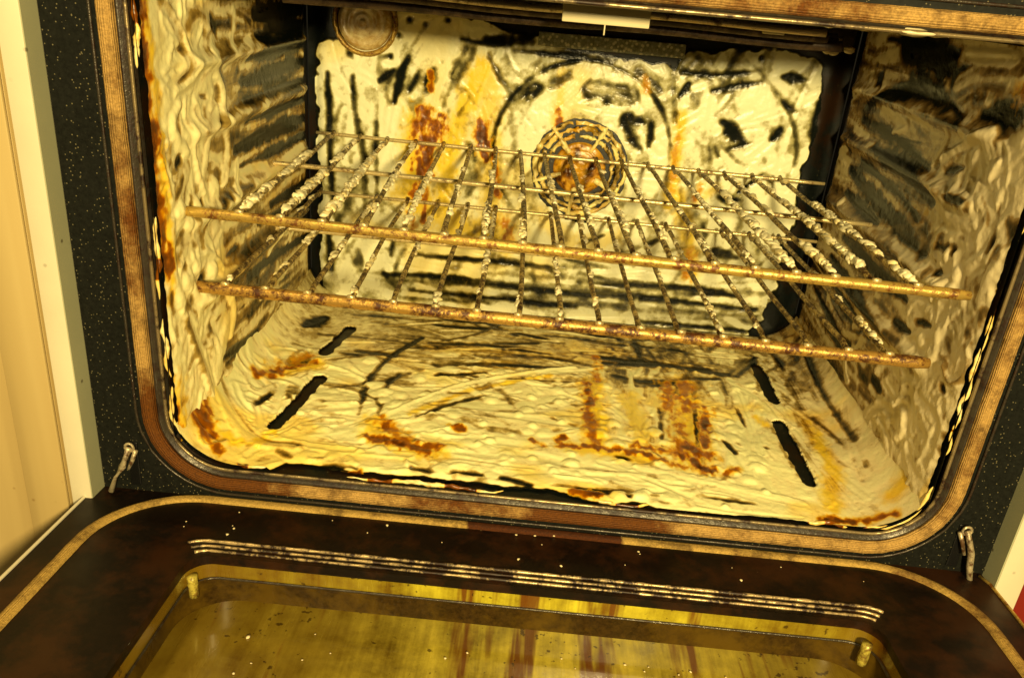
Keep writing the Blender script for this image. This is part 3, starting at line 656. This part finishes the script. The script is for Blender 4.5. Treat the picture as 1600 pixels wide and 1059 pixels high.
# foam squeezed on to the rim
mb = []
def clumps(name, items, mat, label, cat, seed=1, kind='stuff', parent=None, sub=2):
    import bmesh
    rng = random.Random(seed)
    bm0 = bmesh.new(); bmesh.ops.create_icosphere(bm0, subdivisions=sub, radius=1); bm0.verts.index_update()
    tv = np.array([tuple(q.co) for q in bm0.verts]); tf = np.array([[q.index for q in f.verts] for f in bm0.faces]); bm0.free()
    V = []; Fc = []; A = []; b = 0
    for (x, y, z, rx, ry, rz, ang, st) in items:
        sd = rng.randrange(1000)
        nz = .35+1.25*fbm(tv[:, 0]*1.9+sd, tv[:, 1]*1.9+tv[:, 2]*2.4, sd % 40, 3)
        q = tv*nz[:, None]*np.array([rx, ry, rz]); c, s_ = math.cos(ang), math.sin(ang)
        q = np.stack([q[:, 0]*c-q[:, 1]*s_, q[:, 0]*s_+q[:, 1]*c, q[:, 2]], -1)+np.array([x, y, z])
        V.append(q); Fc.append(tf+b); b += len(tv)
        cv = np.clip(.80+.4*(nz-1)+rng.uniform(-.1, .1), 0, 1)
        A.append(np.stack([cv, np.full(len(tv), st), np.full(len(tv), rng.choice((0, 0, 0, .3))), np.ones(len(tv))], -1))
    o = link(name, np.vstack(V), np.vstack(Fc), mat, parent, True, np.vstack(A))
    return tag(o, label, cat, kind=kind)
def ridge_line(name, runs, mat, label):
    V = []; Fc = []; A = []
    for P, seed in runs:
        P = np.array(P); n_ = len(P); m_ = 7; b = len(V)
        for i, p in enumerate(P):
            t_ = P[min(i+1, n_-1)]-P[max(i-1, 0)]; t_ /= np.linalg.norm(t_)+1e-9; nn = np.array([-t_[2], 0, t_[0]])
            e = math.sin(PI*i/(n_-1))**.4
            r = (.0004+.0021*float(fbm(np.array(i*.33+seed), np.array(seed*1.7), 3, 3)))*e*.8
            off = (float(fbm(np.array(i*.12+seed*3), np.array(2.), 5, 2))-.5)*.004
            st = float(vn(np.array(i*.10), np.array(seed*.7), 8))
            for k in range(m_):
                a = 2*PI*k/m_; V.append(p+nn*(off+r*math.cos(a)*1.2)+np.array([0, -1., 0])*r*math.sin(a))
                A.append((.55+.4*float(vn(np.array(i*.5), np.array(k+seed*1.), 2)), 1. if st > .62 else .15 if st > .4 else 0, st, 1))
        for i in range(n_-1):
            for k in range(m_): l = (k+1) % m_; Fc.append((b+i*m_+k, b+i*m_+l, b+(i+1)*m_+l, b+(i+1)*m_+k))
    return tag(link(name, np.array(V), Fc, mat, None, True, A), label, 'cleaning foam', kind='stuff')
rp = densify(rrect(.2366, .0124, GH-.009, .035, rt=.02), .0012)
runs = []; cur = []
for x, z in rp+rp[:1]:
    g = float(fbm(np.array(x*40+50.), np.array(z*40.), 12, 3)); th = .50 if z < .02 else .40 if (abs(x) > .2 and z < .29) else 9
    if g > th: cur.append((x, .001, z))
    else:
        if len(cur) > 8: runs.append((cur, len(runs)*2.3+1))
        cur = []
ridge_line('rim_foam', runs, M['foam_left'], 'crusted cream and brown foam caught along the dark rim inside the woven door seal')

# ---------------------------------------------------------------- fan, lamp, elements
CX, CZ = .012, .159
mb = MB()
N = 48; v = [(CX, DEP-.0048, CZ)]+[(CX+.0455*math.cos(2*PI*k/N), DEP-.0048, CZ+.0455*math.sin(2*PI*k/N)) for k in range(N)]
mb.add(v, [(0, 1+k, 1+(k+1) % N) for k in range(N)]); fan = mb.build('fan_opening', M['black'], oven)
def disc(r0, r1, y0, y1, a0, a1, prof_n=6, seed=0, wob=.0006):
    "curved slat between two radii"
    m_ = MB(); st = max(6, int((a1-a0)/4)); v = []; f = []
    for i in range(st+1):
        a = math.radians(a0+(a1-a0)*i/st)
        for k in range(prof_n):
            p = 2*PI*k/prof_n; rr = (r0+r1)/2+(r1-r0)/2*math.cos(p); y = (y0+y1)/2+(y1-y0)/2*math.sin(p)
            rr += wob*(vn(np.array(i*.7+seed), np.array(k*1.3), seed)-.5)*2; y += wob*(vn(np.array(i*.9), np.array(k+seed*2.), seed+3)-.5)*2
            v.append((CX+rr*math.cos(a), y, CZ+rr*math.sin(a)))
    for i in range(st):
        for k in range(prof_n): l = (k+1) % prof_n; f.append((i*prof_n+k, i*prof_n+l, (i+1)*prof_n+l, (i+1)*prof_n+k))
    f += [tuple(range(prof_n))[::-1], tuple(st*prof_n+k for k in range(prof_n))]
    m_.add(v, f); return m_
gap = [100, 190, 262, 342, 30]
def marks(o, cov, br, ye):
    n_ = len(o.data.vertices); c = np.zeros((n_, 4)); co = np.zeros(n_*3); o.data.vertices.foreach_get('co', co); co = co.reshape(-1, 3)
    nn = fbm(co[:, 0]*220, co[:, 2]*220, 7, 3)
    c[:, 0] = np.clip(cov+1.0*(nn-.5), 0, 1); c[:, 1] = np.clip(br+1.0*(fbm(co[:, 0]*90, co[:, 2]*90, 9, 3)-.5), 0, 1); c[:, 2] = ye; c[:, 3] = 1
    a = o.data.color_attributes.new('mark', 'FLOAT_COLOR', 'POINT'); a.data.foreach_set('color', c.astype(np.float32).ravel())
k_ = 0
for r in (.0405, .0350, .0295):
    for a0, a1 in ((4, 46), (52, 96), (104, 150), (156, 212), (218, 262), (268, 318), (324, 360)):
        k_ += 1
        o = disc(r-.0015-random.uniform(-.0003, .0008), r+.0015+random.uniform(-.0006, .0009), DEP-.0078, DEP-.0052, a0-2+random.uniform(-6, 4), a1+2+random.uniform(-4, 6), 6, k_, .0020).build('ring_slat', M['foam_floor'], fan)
        marks(o, random.uniform(.5, .9), random.choice((0, 0, .05, .15)), .4)
for a in (62, 128, 200, 262, 330):
    m_ = MB(); c, s_ = math.cos(math.radians(a)), math.sin(math.radians(a))
    m_.tube([(CX+rr*c, DEP-.0072, CZ+rr*s_+random.uniform(-.0005, .0005)) for rr in np.linspace(.017, .0435, 12)], .0021, 8, wob=.35); o = m_.build('spoke', M['foam_floor'], fan); marks(o, .85, .25 if a in (100, 265) else .0, .3)
rows = 14; seg = 44; v = []; f = []
for i in range(rows+1):
    rr = .0235*i/rows
    for k in range(seg):
        a = 2*PI*k/seg; x = rr*math.cos(a); z = rr*math.sin(a)
        hgt = .0035*(1-(i/rows)**3)+.0022*(fbm(np.array(x*260+9), np.array(z*260.), 4, 3)-.5)+.0006*math.sin(rr*1500)
        v.append((CX+x, DEP-.006-float(hgt), CZ+z))
for i in range(rows):
    for k in range(seg): l = (k+1) % seg; f.append((i*seg+k, (i+1)*seg+k, (i+1)*seg+l, i*seg+l))
o = link('fan_hub', v, f, M['hubdirt'], fan, True); marks(o, .55, .08, .9)

mb = MB(); lx, lz = -.1835, .2665                   # oven lamp: stepped glass lens
prof = [(.0005, .0150), (.0016, .0155), (.0022, .0130), (.0045, .0128), (.0058, .0142), (.0075, .0122), (.0105, .0125), (.0118, .0140), (.0140, .0118), (.0172, .0115), (.0188, .0128), (.0205, .0100), (.0222, .0080), (.0232, .004), (.0236, .0)]
sg = 48; v = []; f = []
for rr, h in prof:
    for k in range(sg): v.append((lx+rr*math.cos(2*PI*k/sg), DEP-.003-h, lz+rr*math.sin(2*PI*k/sg)))
for i in range(len(prof)-1):
    for k in range(sg): l = (k+1) % sg; f.append((i*sg+k, (i+1)*sg+k, (i+1)*sg+l, i*sg+l))
f.append(tuple(range(sg)))
lens = link('lamp_lens', v, f, M['lamp'], oven, True)
mb.tube([(lx+.0262*math.cos(2*PI*k/40), DEP-.0065, lz+.0262*math.sin(2*PI*k/40)) for k in range(40)], .0022, 8, closed=True, wob=.12); mb.build('lamp_ring', M['bar_upper'], lens)

mb = MB(); mb.box(-.035, .090, DEP-.0075, DEP-.003, .2600, .2715, .001); autosmooth(mb.build('baffle_strip', M['dull_steel'], oven))
mb = MB(); mb.box(-.228, .228, DEP-.009, DEP-.002, .277, .2995, .001); autosmooth(mb.build('top_rail', M['rim'], oven))
el = empty('grill'); el.parent = oven
def rod(y, z, r, x0, x1, mat, nm='element_rod'):
    m_ = MB(); m_.tube([(x, y, z+.0006*math.sin(x*40)) for x in np.linspace(x0, x1, 40)], r, 10, wob=.03); return m_.build(nm, mat, el)
rod(.10, .2890, .0034, -.19, .152, M['element']); rod(.05, .2975, .0020, -.20, .126, M['element_bright'])
rod(.15, .2890, .0032, -.19, .165, M['element']); rod(.20, .2900, .0032, -.19, .18, M['element']); rod(.075, .2945, .0030, -.2, .135, M['element'])
rod(.25, .2860, .0026, -.21, .20, M['element_bright'], 'support_rod')
mb = MB(); mb.box(-.019, .0285, .040, .044, .2915, .3035, .0006); autosmooth(mb.build('ceramic_tag', M['tag'], el))
mb = MB(); mb.box(.0042, .0050, .0405, .0435, .2862, .2917, .0003); mb.build('tag_pin', M['tag'], el)
mb = MB(); mb.box(.096, .108, .066, .071, .2935, .2975, .0006); autosmooth(mb.build('clip', M['tag'], el))
# foam flecks hanging along the ceiling front
it = []
for k in range(90):
    x = .235-.13*random.random()**1.6; r = random.uniform(.001, .0026); it.append((x, random.uniform(.002, .03), .3035+random.uniform(-.001, .0), r*4, r*2.5, r*.8, 0, .0))
for k in range(8): r = random.uniform(.0015, .003); it.append((.205+random.uniform(-.012, .016), .28, .278+random.uniform(-.004, .003), r*1.5, r, r*.7, 0, 0))
clumps('ceiling_edge_foam', it, M['foam_right'], 'small foam flecks left along the front edge of the oven ceiling', 'cleaning foam', 8)

# ---------------------------------------------------------------- racks
def bar(t, name, a, b, r, mat, wob=.04, n=26, bend=0.):
    m_ = MB(); P = [np.array(a)+(np.array(b)-np.array(a))*k/(n-1) for k in range(n)]
    for k, p in enumerate(P): p[2] += bend*math.sin(PI*k/(n-1))
    rr = [r]*n; rr[0] = rr[-1] = r*.85; P[0] = P[0]; m_.tube(P, rr, 12, wob=wob); return m_.build(name, mat, t)
def rack(z, xs, yaw, y0, x0, x1, rb, matbar, label, frac, seed, y_end=.292):
    t = empty('oven_rack', (0, y0, z)); tag(t, label, 'oven rack', 'wire racks in the oven')
    rng = random.Random(seed); random.seed(seed)
    def W(x, d, h=0.):        # along the rack front, depth behind it
        return (x-d*yaw*-1*1.0, y0+d+x*yaw, z+h)
    D = y_end-y0
    bar(t, 'front_bar', W(x0, 0), W(x1, 0), rb, matbar, .05, 60)
    bar(t, 'rear_rail', W(x0+.022, D, .002), W(x1+.010, D, .002), .0017, M['rail'], .04)
    bar(t, 'cross_bar', W(-.243, D*.62, -.0052), W(.238, D*.62, -.0052), .0019, M['rail'], .06)
    its = []
    for i, x in enumerate(xs):
        P = []; n = 44
        for k in range(n):
            s_ = k/(n-1); h = rb*.95+.0006*math.sin(s_*9+i)
            if s_ > .94: h += .003*((s_-.94)/.06)**2-.0022
            if s_ < .05: h -= .003*(1-s_/.05)
            P.append(W(x+.0012*math.sin(s_*3+i), s_*D, h))
        m_ = MB(); m_.tube(P, .0018, 8, wob=.08); m_.build('wire', M['wire'], t)
        m2 = MB(); q = W(x, -.0006, rb*.9); m2.tube([(q[0]-.0022, q[1], q[2]), (q[0], q[1]-.0004, q[2]+.0006), (q[0]+.0022, q[1], q[2])], .0015, 7); m2.build('weld', M['rail'], t)
        # foam clinging along the wire
        s_ = .03
        while s_ < .93:
            dens = frac(x, s_); g = float(vn(np.array(s_*14.+i*3.7), np.array(i*1.9), seed))
            if g < dens:
                r = rng.uniform(.0010, .0021)*(1.0+.5*(dens > .7)); q = W(x, s_*D, rb*.95+.0012)
                its.append((q[0]+rng.uniform(-.0010, .0010), q[1], q[2]+rng.uniform(-.0008, .0006), r*rng.uniform(.8, 1.2), r*rng.uniform(1.2, 2.6), r*rng.uniform(.7, 1.), rng.uniform(-.5, .5), 0.))
            s_ += rng.uniform(.005, .016)
    return t, its
U_X = [-.198, -.173, -.148, -.123, -.099, -.075, -.052, -.029, -.007, .015, .037, .059, .082, .105, .128, .150, .173, .196]
L_X = [-.215, -.189, -.162, -.134, -.107, -.080, -.054, -.028, -.002, .023, .049, .074, .100, .126, .152, .177, .202]
t1, i1 = rack(.168, U_X, -.045, .021, -.236, .226, .0032, M['bar_upper'], 'upper wire rack with a gold-brown front bar, its wires clotted with cream foam', lambda x, s: (.76 if abs(x+.01) > .12 else .50)*(1 if s < .66 else .42), 3)
t2, i2 = rack(.115, L_X, -.025, .039, -.240, .227, .0040, M['bar_lower'], 'lower wire rack with a scorched dark brown front bar, its wires mostly bare and burnt', lambda x, s: .30 if s < .5 else .45, 9)
clumps('rack_foam', i1, M['foam_rack'], 'lumpy cream foam clinging to the wires of the upper rack', 'cleaning foam', 2)
clumps('rack_foam', i2, M['foam_rack'], 'sparse foam flecks stuck on the wires of the lower rack', 'cleaning foam', 5)
# foam lumps where the racks meet the side walls
# ---------------------------------------------------------------- door
TILT = math.radians(3.5); DX = -.004; DY0, DZ0 = -.004, -.0125
def dp(u, v, h=0.):
    return (DX+u, DY0-v*math.cos(TILT)-h*math.sin(TILT), DZ0+v*math.sin(TILT)-h*0+h*math.cos(TILT))
def dplate(name, cells, h0, h1, mat, parent):
    m_ = MB()
    for (u0, u1, v0, v1) in cells: m_.box(u0, u1, v0, v1, h0, h1, 0, xf=lambda a, b, c: dp(a, b, c))
    return m_.build(name, mat, parent, False)
# panel with a rounded window opening
win = densify(rrect(.199, .057, .36, .014), .01); VD0, VD1, UD = -.004, .43, .287
outr = []
cxv = (.057+.36)/2
for u, v_ in win:
    du, dv = u, v_-cxv
    s_ = min(UD/abs(du) if abs(du) > 1e-6 else 1e9, ((VD1-cxv) if dv > 0 else (cxv-VD0))/abs(dv) if abs(dv) > 1e-6 else 1e9); outr.append((du*s_, cxv+dv*s_))
for a, b in ((UD, VD0), (UD, VD1), (-UD, VD0), (-UD, VD1)):
    k = min(range(len(outr)), key=lambda i: (outr[i][0]-a)**2+(outr[i][1]-b)**2); outr[k] = (a, b)
n = len(win); DT = .048
v = [dp(a, b, 0) for a, b in win]+[dp(a, b, 0) for a, b in outr]+[dp(a, b, -.006) for a, b in win]+[dp(a, b, -DT) for a, b in outr]
f = [(i, (i+1) % n, n+(i+1) % n, n+i)[::-1] for i in range(n)]+[(i, 2*n+i, 2*n+(i+1) % n, (i+1) % n)[::-1] for i in range(n)]+[(n+i, n+(i+1) % n, 3*n+(i+1) % n, 3*n+i)[::-1] for i in range(n)]
door = link('oven_door', v, f, M['door_panel'], oven, False)
mb = MB(); mb.tube([dp(u, v_, .0004) for u, v_ in densify([(-UD, VD1), (-UD, VD0+.012), (-UD+.003, VD0+.004)], .02, False)], .0011, 6); mb.build('edge_strip', M['strip'], door)
mb = MB(); mb.tube([dp(u, v_, .0004) for u, v_ in densify([(UD, VD1), (UD, VD0+.012), (UD-.003, VD0+.004)], .02, False)], .0011, 6); mb.build('edge_strip', M['red' if False else 'bar_upper'], door)
def burn_t(u, v_):
    b = .22
    if v_ < .01 and -.045 < u < .055: b = .95
    if u > .23 and v_ < .06: b = max(b, .45)
    return b
tp_ = densify(rrect(.2665, -.0005, .46, .056), .004)
sweep('door_trim', tp_, [(-.0038, -.0006), (-.0034, .0012), (-.0015, .0020), (.0015, .0020), (.0034, .0012), (.0038, -.0006)], lambda a, b, h: dp(a, b, h), M['trim'], door, True, burn_t, .00008)
for i, (o_, h_, r_) in enumerate(((.0135, .0005, .0010), (.0090, .0003, .0009), (.0045, .0003, .0009))):
    PP = densify(rrect(.199+o_, .057-o_, .36+o_, .012+o_*.5), .004); top_ = sorted([q for q in PP if q[1] < .060-o_*.9])
    m_ = MB(); m_.tube([dp(a, b, h_) for a, b in top_], r_, 7, wob=.3); m_.build('window_bead', M['bead'], door)

# window well: bright band coloured for a reflection, dark band for shadow, lower pane
def well(name, hw, v0, v1, r, h0, h1, mat):
    P = densify(rrect(hw, v0, v1, r), .006); n_ = len(P); rows_ = 6; vv = []
    for k in range(rows_+1):
        for a, b in P: vv.append(dp(a, b, h0+(h1-h0)*k/rows_))
    ff = [(k*n_+i, (k+1)*n_+i, (k+1)*n_+(i+1) % n_, k*n_+(i+1) % n_)[::-1] for k in range(rows_) for i in range(n_)]
    return link(name, vv, ff, mat, door, True)
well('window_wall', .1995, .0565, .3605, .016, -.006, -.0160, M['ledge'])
m_ = MB(); m_.tube([dp(a, b, -.0165) for a, b in densify(rrect(.199, .057, .36, .016), .008)], .0008, 6, closed=True); m_.build('wall_crease', M['rim'], door)
well('lower_wall', .203, .053, .364, .032, -.0160, -.0365, M['ledge_dark'])
nu, nv = 60, 50
U, V = np.meshgrid(np.linspace(-.203, .203, nu), np.linspace(.053, .364, nv), indexing='ij')
PV = np.array([dp(a, b, -.0365) for a, b in zip(U.ravel(), V.ravel())]); idx = np.arange(nu*nv).reshape(nu, nv)
q = np.stack([idx[:-1, :-1], idx[:-1, 1:], idx[1:, 1:], idx[1:, :-1]], -1).reshape(-1, 4)
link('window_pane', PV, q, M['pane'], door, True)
for u in (-.196, .192):
    m_ = MB(); m_.tube([dp(u, .066, h) for h in np.linspace(-.009, -.024, 6)], .0030, 12, wob=.06); m_.build('corner_glint', M['brass'], door)  # glints in the window corners, shaped as small yellow posts
# crumbs
it = []
for k in range(70):
    u = random.uniform(-.19, .19); v_ = .075+random.random()**1.5*.13; q = dp(u, v_, -.0358); r = random.choice((.0005, .0006, .0008, .0012)); it.append((*q, r, r*1.2, r*.5, random.random()*3, 0))
for k in range(20):
    u = random.uniform(-.25, .25); v_ = random.uniform(.008, .042); q = dp(u, v_, .0004); r = random.choice((.0004, .0005, .0009)); it.append((*q, r, r*1.2, r*.5, random.random()*3, 0))
for u, v_ in ((-.012, .006), (0, .005), (.012, .003)): q = dp(u, v_, .001); it.append((*q, .0010, .0007, .0006, 0, 0))
clumps('crumbs', it, M['crumb'], 'tiny pale crumbs and grease specks scattered over the open oven door', 'crumbs', 6, sub=1)

# hinges
def hinge(sx, pts, label):
    h = MB(); P = [(x, -.004-.001*i, z) for i, (x, z) in enumerate(pts)]
    h.tube(P, .0018, 8, wob=.3); h.tube([(x-.0035*sx, y+.001, z-.002) for x, y, z in P[:3]], .0013, 8, wob=.3)
    o = h.build('door_hinge', M['element_bright'], oven)
    m_ = MB(); x, z = pts[0]; m_.tube([(x+.0028*math.cos(a), -.004, z+.0028*math.sin(a)) for a in np.linspace(0, 6.28, 13)[:-1]], .0009, 6, closed=True); m_.build('hinge_eye', M['element_bright'], o)
    m_ = MB(); m_.box(x-.0035, x+.0035, -.0009, .001, z-.030, z+.002, .0006); m_.build('hinge_slot', M['black'], o, False)
    return o
hinge(-1, [(-.2640, .0215), (-.2665, .014), (-.2690, .008), (-.2735, .000), (-.2770, -.010)], '')
hinge(1, [(.2625, .0210), (.2655, .014), (.2685, .006), (.2700, -.004), (.2730, -.016)], '')

# ---------------------------------------------------------------- surroundings
mb = MB(); mb.box(-.299, -.2862, -.015, .02, -.5, .6, .0006); o = autosmooth(mb.build('edge_strip', M['strip'])); tag(o, 'cream edge strip of the cabinet standing left of the oven front', 'trim strip')
m_ = MB(); m_.box(-.2862, -.2857, -.0146, .0, -.5, .6); m_.build('strip_side', M['strip_side'], o, False)
mb = MB(); mb.box(.2850, .3010, -.015, .02, -.5, .6, .0006); o = autosmooth(mb.build('edge_strip', M['strip'])); tag(o, 'cream edge strip between the oven front and a dark red panel, spotted with grime', 'trim strip')
m_ = MB(); m_.box(.2843, .2850, -.0146, .0, -.5, .6); m_.build('strip_side', M['strip_side'], o, False)
mb = MB(); mb.box(-.75, -.3010, -.014, .02, -.8, .7, .001)
mb.box(-.3275, -.3012, -.0165, -.0138, -.8, .7, .0008)
o = autosmooth(mb.build('cabinet_door', M['cabinet'])); tag(o, 'smooth cream-yellow cabinet front with tiny brown spots left of the oven', 'cabinet door')
mb = MB(); mb.box(.3020, .60, -.012, .02, -.8, .7, .001); o = autosmooth(mb.build('red_panel', M['red'])); tag(o, 'dark red panel at the right, beyond the cream strip', 'panel')
mb = MB(); mb.box(-.9, .9, .02, .03, -.9, .002); mb.box(-.9, -.25, .021, .031, -.9, .9); mb.box(.25, .9, .021, .031, -.9, .9)
tag(mb.build('cabinet_carcass', M['black'], None, False), kind='structure')
mb = MB(); mb.box(-2, 2, -2, .02, -.82, -.80); tag(mb.build('floor', M['ledge_dark'], None, False), kind='structure')
